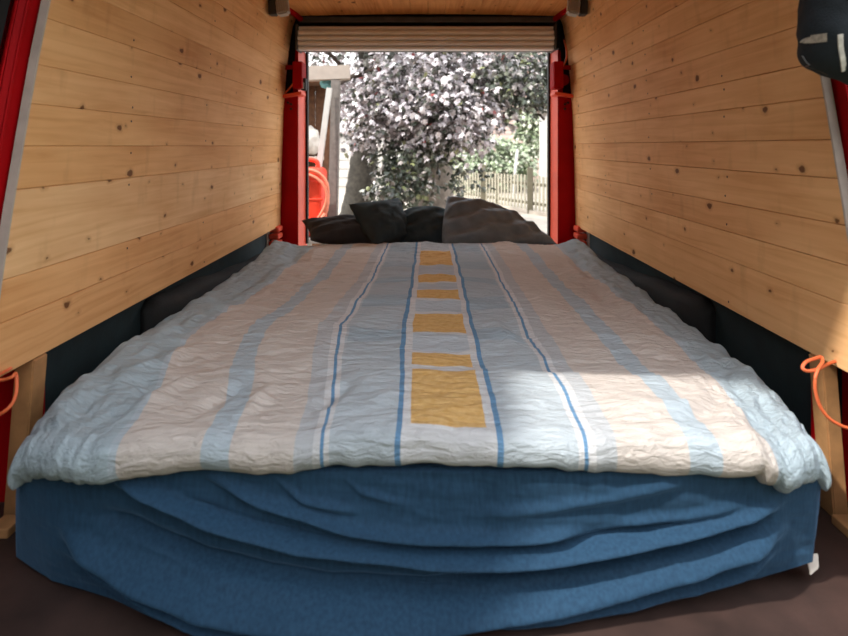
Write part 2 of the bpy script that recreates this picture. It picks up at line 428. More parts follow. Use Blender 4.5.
# dark felt lining of the lower walls
for s, nm in ((-1, 'baseboard_left'), (1, 'baseboard_right')):
    bm = bmesh.new()
    V = []; ys = np.linspace(1.385, 3.60, 60); zs = np.linspace(0, .50, 14)
    for y in ys:
        for z in zs:
            V.append((s*(1.005+.012*(0.5-z)+.006*math.sin(y*5+z*3)), y, z))
    for th in (0, .02):
        vs = [bm.verts.new((x+s*th, y, z)) for x, y, z in V]
        n = len(zs)
        for j in range(len(ys)-1):
            for i in range(n-1):
                bm.faces.new((vs[j*n+i], vs[j*n+i+1], vs[(j+1)*n+i+1], vs[(j+1)*n+i]))
    struct(from_bm(nm, bm, M['felt'], smooth=True))

# outer skin of the van: sides and roof as red sheet metal behind the boards
for s, nm in ((-1, 'wall_left_outer_skin'), (1, 'wall_right_outer_skin')):
    bm = bmesh.new()
    zs = [-.30, .0, .45, .9, 1.35, 1.6, 1.78, 1.86]; xs = [1.16, 1.16, 1.15, 1.11, 1.05, 1.0, .93, .82]
    for k in range(len(zs)-1):
        z0, z1, x0, x1 = zs[k], zs[k+1], xs[k], xs[k+1]
        n0, n1 = near_y(max(z0, 0))-.06, near_y(max(z1, 0))-.06
        hexa(bm, [(s*x0, n0, z0), (s*(x0+.015), n0, z0), (s*(x0+.015), 3.75, z0), (s*x0, 3.75, z0),
                  (s*x1, n1, z1), (s*(x1+.015), n1, z1), (s*(x1+.015), 3.75, z1), (s*x1, 3.75, z1)])
    struct(from_bm(nm, bm, M['red']))
bm = bmesh.new(); box(bm, (-1.02, .69, 1.86), (1.02, 3.75, 1.885), .01)
struct(from_bm('roof', bm, M['red']))

# pale edge strips closing the board ends towards the rear doors
for s, nm in ((-1, 'trim_1'), (1, 'trim_2')):
    bm = bmesh.new(); zs = np.linspace(.40, 1.745, 12)
    for z0, z1 in zip(zs, zs[1:]):
        a0, a1 = near_y(z0), near_y(z1); x0, x1 = wall_x(z0), wall_x(z1)
        hexa(bm, [(s*(x0-.001), a0-.006, z0), (s*(x0+.019), a0-.006, z0), (s*(x0+.019), a0-.0005, z0), (s*(x0-.001), a0-.0005, z0),
                  (s*(x1-.001), a1-.006, z1), (s*(x1+.019), a1-.006, z1), (s*(x1+.019), a1-.0005, z1), (s*(x1-.001), a1-.0005, z1)])
    struct(from_bm(nm, bm, M['strip']))

# red rear pillars
for s, nm in ((-1, 'trim_3'), (1, 'trim_4')):
    bm = bmesh.new(); zs = np.linspace(0.0, 1.82, 20)
    for z0, z1 in zip(zs, zs[1:]):
        q = []
        for z in (z0, z1):
            a = near_y(z); x = wall_x(z)
            q += [(s*(x+.026), a-.035, z), (s*(x+.042), a-.044, z), (s*(x+.13), a+.05, z), (s*(x+.026), a+.02, z)]
        hexa(bm, q)
    # small folded lip along the inner edge
    tube(bm, [(s*(wall_x(z)+.027), near_y(z)-.036, z) for z in zs], .0035, 8)
    struct(from_bm(nm, bm, M['red'], smooth=False))
    bm = bmesh.new()
    box(bm, (min(s*.985, s*1.15), 1.40, 0.0), (max(s*.985, s*1.15), 1.43, .44), .004)
    struct(from_bm('trim_5' if s < 0 else 'trim_6', bm, M['red']))

# rear doors standing open, black lining
for s, nm, dx, dy in ((-1, 'door_1', .10, -.98), (1, 'door_2', .86, -.22)):
    bm = bmesh.new(); lv = []
    for z in (-.25, .45, 1.0, 1.45, 1.84):
        xx = wall_x(min(max(z, .3), 1.74))+.058; a = near_y(max(z, 0))-.055
        d = Vector((s*dx, dy, 0)).normalized()*(.97 if s < 0 else .86); nrm = Vector((s*.04, .012, 0)) if s < 0 else Vector((s*.012, .04, 0))
        p = Vector((s*xx, a, z)); lv.append([p, p+nrm, p+nrm+d, p+d])
    for A, B in zip(lv, lv[1:]): hexa(bm, A+B)
    struct(from_bm(nm, bm, M['black']))

# ------------------------------------------------------------------ far end: red frame, header, seal
def pillar(s):
    bm = bmesh.new()
    # broad dark red face, splayed flange with painted daylight, outward return
    def seg(z0, z1, xo0, xo1):
        xi, xf = .838, .812
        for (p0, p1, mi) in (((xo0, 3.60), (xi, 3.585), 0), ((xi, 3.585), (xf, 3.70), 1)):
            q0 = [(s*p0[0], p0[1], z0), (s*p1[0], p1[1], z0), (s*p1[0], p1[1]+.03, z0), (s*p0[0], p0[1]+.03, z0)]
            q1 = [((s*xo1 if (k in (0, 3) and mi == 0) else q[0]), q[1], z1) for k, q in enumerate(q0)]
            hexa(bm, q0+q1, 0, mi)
    seg(0.0, 1.235, 1.02, .945)
    seg(1.235, 1.52, .875, .86)
    return bm
root = bpy.data.objects.new('wall_end', None); COL.objects.link(root); root.location = (0, 3.6, 0); struct(root)
for s in (-1, 1):
    from_bm('frame_pillar', pillar(s), [M['red'], M['red_lit']], root)
    # ledge over the broad part, red box, strut and gusset in the recess
    bm = bmesh.new()
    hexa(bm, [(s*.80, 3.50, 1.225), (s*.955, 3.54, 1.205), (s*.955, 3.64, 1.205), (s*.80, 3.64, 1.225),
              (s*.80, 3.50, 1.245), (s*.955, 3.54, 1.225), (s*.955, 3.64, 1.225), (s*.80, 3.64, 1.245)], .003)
    from_bm('ledge', bm, M['red_lit'], root)
    bm = bmesh.new(); box(bm, (min(s*.787, s*.848), 3.47, 1.262), (max(s*.787, s*.848), 3.585, 1.43), .006)
    b_ = from_bm('latch_box', bm, M['red'], root)
    bm = bmesh.new(); beam(bm, (s*.85, 3.55, 1.405), (s*.925, 3.55, 1.40), .02, .026, bevel=.003)
    from_bm('strut', bm, M['red'], root)
    bm = bmesh.new(); box(bm, (min(s*.86, s*.99), 3.66, 1.20), (max(s*.86, s*.99), 3.69, 1.80), 0)
    from_bm('recess_panel', bm, M['black'], root)
    bm = bmesh.new()   # cable in the recess
    pts = [at(428+s*136, 40, 3.52), at(428+s*138.5, 50, 3.5), at(428+s*138, 60, 3.52), at(428+s*134, 68, 3.55)] if s > 0 else [at(296, 78, 3.5), at(293, 84, 3.52), at(288, 90, 3.55), at(285, 93, 3.56)]
    tube(bm, spline(pts, 8), .006, 8); from_bm('cable', bm, M['cord'], root, True)
    bm = bmesh.new(); box(bm, (min(s*.800, s*.813), 3.69, .25), (max(s*.800, s*.813), 3.73, 1.54), .004)
    from_bm('rubber_seal', bm, M['rubber'], root)
    for k, (a, c) in enumerate(((.885, 1.17), (.885, 1.14), (.905, 1.18))):
        bm = bmesh.new(); bmesh.ops.create_cone(bm, cap_ends=True, segments=16, radius1=.008, radius2=.008, depth=.02,
            matrix=Matrix.Translation((s*a, 3.592, c)) @ Matrix.Rotation(math.pi/2, 4, 'X'))
        from_bm('bolt_hole', bm, M['rubber'], root)
# round red gusset on the right recess
bm = bmesh.new(); bmesh.ops.create_cone(bm, cap_ends=True, segments=24, radius1=.036, radius2=.036, depth=.03,
    matrix=Matrix.Translation((.873, 3.58, 1.325)) @ Matrix.Rotation(math.pi/2, 4, 'X'))
bmesh.ops.bevel(bm, geom=[e for e in bm.edges if e.calc_face_angle(0) > 1], offset=.005, segments=2, affect='EDGES')
from_bm('round_gusset', bm, M['red'], root)
# small dark catch on the left seal
bm = bmesh.new(); box(bm, (-.802, 3.50, 1.25), (-.770, 3.54, 1.33), .008); box(bm, (-.796, 3.49, 1.26), (-.780, 3.50, 1.30), .003, 1)
from_bm('catch', bm, [M['rubber'], M['grey_metal']], root)
bm = bmesh.new(); box(bm, (-1.0, 3.60, 0), (1.0, 3.66, .22), .01); from_bm('sill', bm, M['red'], root)
bm = bmesh.new(); box(bm, (-.86, 3.60, 1.535), (.86, 3.72, 1.84), .006); from_bm('header_back', bm, M['black'], root)
bm = bmesh.new(); box(bm, (-.82, 3.515, 1.683), (.82, 3.60, 1.722), .006); from_bm('header_rail', bm, M['header'], root)
# corrugated red corner pieces low at either side and the light end stud next to them
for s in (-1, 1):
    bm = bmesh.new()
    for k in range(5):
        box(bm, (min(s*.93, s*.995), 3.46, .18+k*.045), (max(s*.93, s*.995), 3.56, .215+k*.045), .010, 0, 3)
    from_bm('ribbed_corner', bm, M['red_lit'], root)
    bm = bmesh.new(); box(bm, (min(s*.998, s*1.022), 3.44, .0), (max(s*.998, s*1.022), 3.50, .42), .002)
    from_bm('end_batten', bm, M['strip'], root)
# red roof corner rails running from the lamps to the frame
for s in (-1, 1):
    bm = bmesh.new(); beam(bm, (s*.868, 3.05, 1.745), (s*.80, 3.57, 1.70), .03, .03, bevel=.006)
    from_bm('corner_rail', bm, M['red'], root)

# roller shutter, wound up at the top of the opening
rs = thing('roller_shutter', 'cream slatted roller shutter wound up at the top of the opening', 'shutter', (0, 3.52, 1.60))
for k, (z0, z1, yy) in enumerate(((1.630, 1.658, 3.50), (1.594, 1.628, 3.475), (1.562, 1.592, 3.465), (1.531, 1.560, 3.470), (1.504, 1.529, 3.485))):
    bm = bmesh.new()
    prof = [(yy+.012, z0), (yy+.002, z0+.004), (yy-.003, (z0+z1)/2), (yy+.002, z1-.004), (yy+.012, z1), (yy+.045, z1), (yy+.045, z0)]
    a = [bm.verts.new((-.815, y, z)) for y, z in prof]; b = [bm.verts.new((.790, y, z)) for y, z in prof]
    for i in range(len(prof)):
        j = (i+1) % len(prof); bm.faces.new((a[i], a[j], b[j], b[i]))
    bm.faces.new(a); bm.faces.new(list(reversed(b)))
    from_bm('slat', bm, M['slat'], rs)
for s in (-1, 1):
    bm = bmesh.new(); x = -.823 if s < 0 else .798
    box(bm, (x-.006, 3.462, 1.50), (x+.006, 3.60, 1.664), .004); from_bm('end_cap', bm, M['header'], rs)
bm = bmesh.new(); box(bm, (-.815, 3.52, 1.506), (.790, 3.597, 1.660), .004); from_bm('roll_core', bm, M['header'], rs)

# small grey lamps high on either wall
for s, lab in ((-1, 'small grey ribbed lamp high on the left board wall'), (1, 'small grey ribbed lamp high on the right board wall')):
    t = thing('wall_lamp', lab, 'lamp', (s*.80, 3.02, 1.66), 'grey lamps below the ceiling')
    bm = bmesh.new(); beam(bm, (s*.800, 3.03, 1.715), (s*.780, 3.00, 1.607), .066, .05, (0, 1, 0), .010); from_bm('lamp_body', bm, M['grey_metal'], t)
    bm = bmesh.new()
    for k in range(5):
        o = (k-2)*.012
        beam(bm, (s*.800+o, 3.002, 1.71), (s*.780+o, 2.972, 1.612), .005, .006, (0, 1, 0), .001)
    from_bm('ribs', bm, M['strip'], t)
    bm = bmesh.new(); box(bm, (min(s*.826, s*.866), 3.0, 1.612), (max(s*.826, s*.866), 3.06, 1.72), .006); from_bm('mounting', bm, M['grey_dark'], t)

# wheel arch boxes, black felt
for s, lab in ((-1, 'long black covered wheel box between bed and left wall'), (1, 'long black covered wheel box between bed and right wall')):
    bm = bmesh.new()
    ys = np.linspace(1.93, 3.43, 40); rings = []
    for y in ys:
        top = np.interp(y, [1.93, 1.97, 2.05, 2.3, 2.8, 3.43], [.32, .352, .352, .335, .285, .245])+.004*math.sin(y*14)
        xi = np.interp(y, [1.93, 2.05, 3.43], [.955, .925, .93])
        pr = [(1.0, 0), (xi, 0), (xi, top-.03), (xi+.010, top-.010), (xi+.03, top), (.99, top+.004), (1.0, top+.004)]
        rings.append([bm.verts.new((s*x, y, z)) for x, z in pr])
    for a, b in zip(rings, rings[1:]):
        for k in range(7): bm.faces.new((a[k], a[(k+1) % 7], b[(k+1) % 7], b[k]))
    bm.faces.new(rings[0]); bm.faces.new(list(reversed(rings[-1])))
    tag(from_bm('wheel_box', bm, M['box_felt'], smooth=True), lab, 'box', 'black wheel boxes')

# studs under the board walls
for s, lab in ((-1, 'bare wooden stud below the left board wall beside the bed corner'), (1, 'bare wooden stud below the right board wall with orange cord')):
    bm = bmesh.new(); xa = .948; w = .046 if s < 0 else .036
    lean = .030
    q = [(s*(xa+lean), 1.335, 0), (s*(xa+lean+w), 1.335, 0), (s*(xa+lean+w), 1.385, 0), (s*(xa+lean), 1.385, 0)]
    q += [(s*(xa), 1.335, .384), (s*(xa+w), 1.335, .384), (s*(xa+w), 1.385, .384), (s*(xa), 1.385, .384)]
    hexa(bm, q, .003)
    tag(from_bm('wooden_stud', bm, M['stud']), lab, 'stud', 'bare studs below the walls')
    bm = bmesh.new(); box(bm, (min(s*.962, s*1.01), 1.27, 0), (max(s*.962, s*1.01), 1.325, .022), .003)
    tag(from_bm('wooden_block', bm, M['stud']), 'small pale wooden block on the floor at the %s stud' % ('left' if s < 0 else 'right'), 'block', 'blocks at the stud feet')

# orange cords
bm = bmesh.new()
P = [at(836, 361, 1.30), at(828, 364, 1.27), at(818, 369, 1.22), at(808, 371, 1.20), at(802.5, 368, 1.20), at(806, 362, 1.21), at(815, 358.5, 1.24), at(821, 357, 1.26), at(822.5, 362, 1.24), at(818, 369, 1.21),
     at(815, 380, 1.20), at(816, 394, 1.20), at(821, 408, 1.20), at(830, 419, 1.20), at(842, 426, 1.20), at(856, 431, 1.20), at(885, 446, 1.2)]
tube(bm, spline(P, 8), .0036, 8); tag(from_bm('orange_cord', bm, M['cord']), 'thin orange cord looped round the right stud', 'cord', 'orange cords')
bm = bmesh.new()
P = [at(14, 366, 1.30), at(8, 370, 1.25), at(-6, 378, 1.2), at(2, 380, 1.2), at(12, 377, 1.2), at(16, 374, 1.21), at(16.5, 390, 1.2), at(13, 402, 1.19), at(5, 411, 1.18), at(-8, 417, 1.18), at(-40, 424, 1.18)]
tube(bm, spline(P, 8), .0036, 8); tag(from_bm('orange_cord', bm, M['cord']), 'thin orange cord hanging at the left frame edge below the boards', 'cord', 'orange cords')

# ------------------------------------------------------------------ bed
YB0, YB1 = 1.15, 3.48
bm = bmesh.new()
plan = [(-.80, YB1), (-.80, 1.33), (-.775, 1.22), (-.70, 1.155), (-.4, 1.13), (.4, 1.13), (.74, 1.15), (.785, 1.20), (.785, YB1)]
lo_ = [bm.verts.new((x, y, .012)) for x, y in plan]; hi_ = [bm.verts.new((x, y, .258)) for x, y in plan]
for i in range(len(plan)):
    j = (i+1) % len(plan); bm.faces.new((lo_[i], lo_[j], hi_[j], hi_[i]))
bm.faces.new(hi_); bm.faces.new(lo_[::-1])
bmesh.ops.bevel(bm, geom=[e for e in bm.edges if abs(e.verts[0].co.z-e.verts[1].co.z) < .01], offset=.03, segments=4, affect='EDGES')
# light corner tab at the right foot end where the cover has slipped up
hexa(bm, [at(806, 556, 1.128), at(818, 553, 1.132), at(818, 553, 1.16), at(806, 556, 1.16), at(810, 574, 1.13)+Vector((0, 0, -.004)), at(819, 568, 1.132), at(819, 568, 1.16), at(810, 574, 1.16)], .002)
tag(from_bm('mattress', bm, M['mattress'], smooth=False), 'white mattress under the navy sheet, pale corner showing lower right', 'mattress')

def px2x(x): return (x-428.0)/529.0
def px2z(y): return EYE-(y-146.0)/529.0
RIDGES = [  # cloth folds: line, height, half width above / below the crest
    ([(90, 484), (130, 498), (200, 521), (300, 543), (424, 556), (530, 559), (640, 549), (740, 533), (805, 518)], .034, .012, .010),
    ([(190, 478), (260, 506), (350, 528), (424, 538), (520, 541), (600, 536)], .022, .010, .008),
    ([(30, 548), (60, 562), (130, 582), (250, 600), (350, 606), (424, 611), (524, 605), (624, 590), (704, 575), (774, 558), (810, 545)], .045, .026, .014),
    ([(460, 626), (544, 618), (624, 611), (704, 602), (764, 587), (805, 566)], .030, .014, .012),
    ([(600, 533), (680, 526), (770, 514)], .012, .010, .008),
    ([(40, 574), (100, 592), (170, 606), (240, 620), (330, 628)], .026, .009, .007),
    ([(150, 594), (220, 606), (300, 622), (420, 628)], .016, .007, .006),
    ([(470, 520), (560, 512), (640, 498), (700, 486)], .009, .012, .010),
    ([(380, 583), (480, 586), (580, 579), (680, 565), (760, 547)], .012, .007, .006),
    ([(70, 525), (200, 560), (330, 580), (424, 586), (560, 580), (700, 555), (790, 530)], -.030, .018, .018),
    ([(150, 500), (260, 527), (350, 545), (424, 549), (560, 548), (700, 531)], -.012, .007, .007),
    ([(260, 476), (300, 503), (370, 518)], .012, .007, .006),
    ([(330, 474), (360, 496), (420, 508)], .009, .007, .006),
    ([(100, 545), (220, 575), (340, 590)], .008, .008, .008),
]
def sheet():
    # perimeter of the bed in plan, left side - foot end - right side
    nS, nF = 24, 420
    cols = []
    for k in range(nS): cols.append(('L', 3.42-(3.42-1.15)*k/nS))
    for k in range(nF+1): cols.append(('F', -.838+(.838+.806)*k/nF))
    for k in range(1, nS+1): cols.append(('R', 1.20+(3.42-1.20)*k/nS))
    nz = 96
    V = []
    for kind, c in cols:
        for j in range(nz):
            t = j/(nz-1)                       # 0 at the top edge, 1 at the hem
            if kind == 'F':
                x = c
                ytop = np.interp(x, [-.838, -.82, -.76, -.6, -.3, 0, .5, .7, .79, .806], [1.14, 1.12, 1.105, 1.085, 1.07, 1.062, 1.068, 1.085, 1.11, 1.15])
                ybot = np.interp(x, [-.838, -.74, -.62, -.52, -.42, -.25, 0, .25, .43, .54, .70, .78, .806], [1.20, 1.135, 1.095, 1.052, 1.022, 1.010, 1.026, 1.052, 1.088, 1.104, 1.118, 1.125, 1.16])
                zbot = np.interp(x, [-.838, -.6, -.3, 0, .3, .5, .66, .76, .806], [.012, .006, .004, .004, .004, .010, .030, .055, .06])
                if x > .79: ytop = ytop
                z = .275+(zbot-.275)*t
                y = ytop+(ybot-ytop)*(t**1.3)
                V.append([x-(.002+.050*t)*max(0, (-x-.6)/.238), y, z])
            elif kind == 'L':
                V.append([-.840-.050*t-.006*math.sin(c*9+t*3)*min(1, (c-1.2)*5), c, .275-.27*t])
            else:
                V.append([.808+.008*math.sin(c*8+t*2), c, .275-(.275-.03)*t])
    V = np.array(V); n = len(cols)
    # folds on the foot end
    X, Z = V[:, 0], V[:, 2]
    front = np.array([1.0 if k[0] == 'F' else 0.0 for k in cols]).repeat(nz)
    fadeX = np.clip((X+.838)/.05, 0, 1)*np.clip((.806-X)/.05, 0, 1)*front
    D = np.zeros(len(V))
    for pl, amp, wu, wd in RIDGES:
        px = np.array([px2x(p[0]) for p in pl]); pz = np.array([px2z(p[1]) for p in pl])
        zc = np.interp(X, px, pz); dz = Z-zc+.006*fbm(X*6+amp*400, Z*2, 2)
        w = np.where(dz > 0, wu, wd)
        end = np.clip((X-px[0])/.10, 0, 1)*np.clip((px[-1]-X)/.10, 0, 1)
        end = end*end*(3-2*end)
        D += amp*np.exp(-(dz/w)**2)*end
    sl = Z-.05*np.sin(X*2.0)
    D += .008*fbm(X*3.0, Z*16, 4)+.0035*fbm(X*14+Z*10, Z*45, 3)
    # gathers along the upper edge
    D += .004*np.sin(X*60+4*fbm(X*5, Z*3, 2))*np.clip((Z-.16)/.1, 0, 1)*np.clip(fbm(X*4, 0*X+3.3, 2)+.3, 0, 1)
    V[:, 1] -= D*fadeX*np.clip((Z+.012)/.03, 0, 1)
    V[:, 2] = np.maximum(V[:, 2]-.2*D*fadeX*np.clip(1-Z/.1, 0, 1)*0, .003)
    # hem of the foot end lies raised and puckered
    vs = V.reshape(n, nz, 3)
    bm = bmesh.new()
    G = [[bm.verts.new(p) for p in col] for col in vs]
    # rolled hem: tuck under
    for col in G:
        pass
    for a, b in zip(G, G[1:]):
        for j in range(nz-1):
            f = bm.faces.new((a[j], b[j], b[j+1], a[j+1])); f.smooth = True
    # top of the sheet over the mattress
    top = []
    for col in G:
        p = col[0].co; c = Vector((0, 2.3, p.z))
        q = p+(c-p)*0.035; top.append(bm.verts.new((q.x, q.y, .283)))
    for k in range(n-1):
        f = bm.faces.new((G[k][0], top[k], top[k+1], G[k+1][0])); f.smooth = True
    f = bm.faces.new(top)
    bmesh.ops.triangulate(bm, faces=[f])
    o = from_bm('fitted_sheet', bm, M['sheet'], smooth=True)
    return tag(o, 'navy blue cotton sheet pulled over the mattress in sweeping folds', 'sheet')
sheet()

# duvet
def duvet():
    nu, nv = 380, 400
    U = np.linspace(-1.06, 1.06, nu)
    Lf = 0.115                                    # arc length of the rolled foot edge
    Vv = np.concatenate([np.linspace(-Lf-.05, 0, 40, endpoint=False), np.linspace(0, 2.10, 340, endpoint=False), np.linspace(2.10, 2.20, 20)])
    nv = len(Vv)
    UU, VV = np.meshgrid(U, Vv)                    # rows = v
    Y0 = 1.085
    side = np.sign(UU); A = np.abs(UU)
    yy = np.clip(VV, 0, 2.1)+Y0
    Wl = np.interp(yy, [1.08, 1.14, 1.22, 1.34, 1.7, 2.4, 3.1], [.822, .850, .868, .888, .915, .915, .90])
    Wr = np.interp(yy, [1.08, 1.14, 1.22, 1.34, 1.5, 1.7, 2.4, 3.1], [.785, .795, .812, .84, .862, .868, .885, .905])
    W = np.where(side < 0, Wl+.035, Wr+.032)
    R = np.where(side < 0, .12, .10)
    amax = np.interp(yy, [1.085, 1.15, 1.30, 1.55], [.85, 1.05, 1.6, 2.6])
    cap = np.minimum(W-R+R*amax, 1.06)
    A = np.where(A > .62, .62+(A-.62)*(cap-.62)/(1.06-.62), A)
    th = np.clip((A-(W-R))/R, 0, None)
    ang = np.minimum(th, math.pi/2)
    down = np.clip(th-math.pi/2, 0, None)*R
    x = side*np.where(A < W-R, A, W-R+R*np.sin(ang)-.25*down)
    dzu = np.where(A < W-R, 0, -R*(1-np.cos(ang))-down)*np.where(side < 0, 1.0, 1.0)
    # top height: crowned, with loose lumps
    top = .338+.016*np.cos(np.clip(UU/.9, -1, 1)*math.pi/2)
    top += np.where(side < 0, -.014, -.010)*np.clip((A-.42)/.45, 0, 1)**2
    top += .022*fbm(UU*2.1+3, VV*1.7+1, 3)
    # folded-over foot band: a step that stands a little proud of the rest
    ystep = 1.338+.010*np.sin(UU*9)+.03*np.clip(UU-.45, 0, 1)
    win = np.clip((UU+.30)/.25, 0, 1)*np.clip((.74-UU)/.2, 0, 1)
    top += .017*win/(1+np.exp((yy-ystep)/.006))*np.clip((yy-1.02)/.15, 0, 1)
    # head end lumps
    top += .045*np.exp(-(((UU+.86)/.10)**2+((yy-3.10)/.16)**2))+.035*np.exp(-(((UU-.83)/.08)**2+((yy-3.05)/.16)**2))
    # lengthwise and crosswise wrinkles
    def ridge(p0, p1, amp, w):
        (x0, y0), (x1, y1) = p0, p1; dx, dy = x1-x0, y1-y0; l2 = dx*dx+dy*dy
        t = np.clip(((UU-x0)*dx+(yy-y0)*dy)/l2, 0, 1)
        q = .02*fbm(UU*6, yy*6, 2)
        d = np.hypot(UU-(x0+t*dx)+q, yy-(y0+t*dy))
        return amp*np.exp(-(d/w)**2)*np.sin(np.clip(t, .02, .98)*math.pi)
    for r in [((-.78, 1.25), (-.62, 1.60), .022, .035), ((-.70, 1.20), (-.50, 1.45), -.015, .03), ((-.62, 1.15), (-.55, 1.42), .016, .025),
              ((-.50, 1.13), (-.42, 1.32), -.016, .022), ((-.40, 1.12), (-.36, 1.30), .014, .02), ((-.26, 1.12), (-.16, 1.30), -.014, .022),
              ((-.14, 1.12), (-.04, 1.25), .010, .02), ((.20, 1.13), (.42, 1.22), -.008, .02), ((.40, 1.15), (.62, 1.20), .012, .02),
              ((.52, 1.12), (.68, 1.24), -.014, .018), ((.30, 1.50), (.24, 1.85), -.012, .03), ((.24, 1.50), (.20, 1.80), .012, .025),
              ((.62, 1.75), (.66, 2.35), -.014, .03), ((.70, 1.7), (.74, 2.4), .014, .03), ((.70, 2.3), (.74, 2.95), -.016, .028),
              ((-.70, 2.1), (-.66, 2.8), .016, .035), ((-.78, 1.9), (-.72, 2.6), -.014, .03), ((-.66, 2.6), (-.72, 3.05), -.03, .04), ((-.58, 2.7), (-.60, 3.08), .014, .03),
              ((-.80, 1.5), (-.74, 2.0), .012, .03), ((-.5, 2.2), (-.5, 2.9), -.008, .04), ((.36, 2.2), (.36, 2.9), .008, .04)]:
        top += ridge(*r)
    # transverse ripples that hide strips of the pattern (strongest on the central column)
    for yc, amp, w in ((1.60, .010, .05), (1.93, .014, .035), (2.20, .013, .035), (2.44, .013, .05), (2.8, .008, .06)):
        top += amp*np.exp(-((yy-yc+.05*fbm(UU*4, yy*0+yc, 2))/w)**2)*(.35+.65*np.exp(-((UU-.04)/.22)**2))
    top += .017*fbm(UU*7, yy*9, 3)*(.5+np.clip(A-.3, 0, .5))
    top += .009*fbm(UU*16+5, yy*42, 3)*(.5+.8*np.clip(.5+fbm(UU*3+9, yy*3, 2)*1.6, 0, 1))
    edge = np.clip((A-.5)/.3, 0, 1)
    top += .013*edge*fbm(UU*30, yy*16, 2)
    # foot roll
    Rf = np.interp(UU, [-1.0, -.8, -.66, -.4, 0, .3, .6, .74, .82, 1.0], [.044, .044, .044, .039, .037, .038, .041, .042, .044, .044])
    Rf = Rf+.004*fbm(UU*12, 0*UU, 2)+.003*fbm(UU*34, 0*UU+2, 1)
    tf = np.clip(-VV, 0, None)/.036
    af = np.minimum(tf, math.pi)
    tuck = np.clip(tf-math.pi, 0, None)*.036
    yfront = Y0+np.interp(UU, [-1.0, -.80, -.6, -.2, .2, .6, .78, 1.0], [.055, .012, -.005, -.008, -.008, -.002, .004, .05])
    y = np.where(VV < 0, yfront-Rf*np.sin(af)+tuck, yfront+(VV)*(1-(yfront-Y0)*np.exp(-VV*6)))
    y = np.where(VV >= 0, Y0+VV+(yfront-Y0)*np.exp(-VV*5), y)
    y += np.where(VV < 0, .010*fbm(UU*5, VV*20, 3)*np.sin(np.minimum(af, math.pi)), 0)
    # at the sides the foot roll flattens out
    roll = np.clip(1-np.clip(th/(math.pi/2), 0, 1), 0, 1)
    dzv = np.where(VV < 0, -Rf*(1-np.cos(af)), 0)
    # droop of the two foot corners
    droop = -.012*np.exp(-(((UU+.68)/.20)**2+((yy-1.10)/.16)**2))-.022*np.exp(-(((UU-.80)/.10)**2+((yy-1.08)/.14)**2))
    # head end drop
    eh = np.clip((VV-2.02)/.16, 0, 1)
    dzh = -.06*eh**2
    z = top+dzu+dzv+droop+dzh
    # the corner stays off the floor
    zmin = np.where(VV < 0, .212, .09)
    zs = np.maximum(z, zmin+.03*np.tanh((z-zmin)/.03)*0)
    zs = np.where(z < zmin, zmin+.02*np.tanh((z-zmin)/.1), z)
    P = np.stack([x, y, zs], -1).reshape(-1, 3)
    drift = np.interp(yy, [1.08, 1.2, 1.45, 1.70, 2.0, 2.4], [-.055, -.04, .03, .07, .03, 0])*np.clip(-UU/.45, 0, 1)
    uv = np.stack([UU+drift, VV+Y0], -1).reshape(-1, 2)
    me = grid_mesh('duvet', P, nu, nv, uv)
    o = link('duvet', me, M['duvet'], smooth=True)
    me.update()
    sm = o.modifiers.new('soft', 'SMOOTH'); sm.factor = 0.5; sm.iterations = 2
    so = o.modifiers.new('thickness', 'SOLIDIFY'); so.thickness = 0.010; so.offset = -1
    # make sure the outside faces up
    if me.polygons[len(me.polygons)//2].normal.z < 0: me.flip_normals()
    return tag(o, 'rumpled pale blue and beige striped duvet with orange squares on the bed', 'duvet')
duvet()

# pillows: an inflated patch spanned by four corner points
def pillow(name, corners, h, mat, label, seed, pinch=.10, wr=.010, soft=.2):
    n = 40; TL, TR, BR, BL = [Vector(c) for c in corners]
    nrm = ((TR-TL)+(BR-BL)).cross((BL-TL)+(BR-TR)).normalized()
    if nrm.y > 0: nrm = -nrm
    bm = bmesh.new(); sides = []
    for sgn in (1, -1):
        G = []
        for j in range(n+1):
            row = []
            for i in range(n+1):
                a = -1+2*i/n; b = -1+2*j/n
                # pull the middle of every edge inwards so that the corners stand out as ears
                aa = a*(1-pinch*(1-b*b))*math.sqrt(1-soft*b*b); bb = b*(1-pinch*(1-a*a))*math.sqrt(1-soft*a*a)
                s, t = (aa+1)/2, (bb+1)/2
                p = (TL*(1-s)+TR*s)*(1-t)+(BL*(1-s)+BR*s)*t
                k = max(0, (1-a*a)*(1-b*b))
                hh = h*(k**.42)
                w = wr*(noise.fractal(Vector((a*2.2+seed, b*2.2, sgn*.7)), 1.0, 2.0, 4))*min(1, k*5)
                w += wr*.8*math.sin((a*2.2+b*5)*2+seed)*min(1, k*4)*(.5+.5*abs(a))
                if abs(a) > .9999 or abs(b) > .9999:
                    row.append(bm.verts.new(p) if sgn > 0 else sides[0][j][i])
                else:
                    row.append(bm.verts.new(p+nrm*sgn*(hh+w)))
            G.append(row)
        sides.append(G)
        for j in range(n):
            for i in range(n):
                q = (G[j][i], G[j][i+1], G[j+1][i+1], G[j+1][i])
                f = bm.faces.new(q if sgn > 0 else q[::-1]); f.smooth = True
    o = from_bm(name, bm, mat, smooth=True)
    # piping seam
    seam = bmesh.new()
    ring = [sides[0][0][i].co.copy() for i in range(0)] 
    return tag(o, label, 'pillow', 'dark pillows at the head of the bed')
pillow('pillow', (at(296, 220, 3.30), at(386, 214, 3.44), at(394, 244, 3.30), at(306, 241, 3.12)), .075, M['pillow_brown'],
       'brownish black pillow lying flat, furthest left of the row', 1.3, pinch=.17)
pillow('pillow', (at(346, 203, 3.22), at(399, 196, 3.42), at(414, 243, 3.36), at(376, 249, 3.10)), .105, M['pillow_green'],
       'black green pillow propped on its corner over the flat pillow', 4.1, pinch=.15, soft=.12)
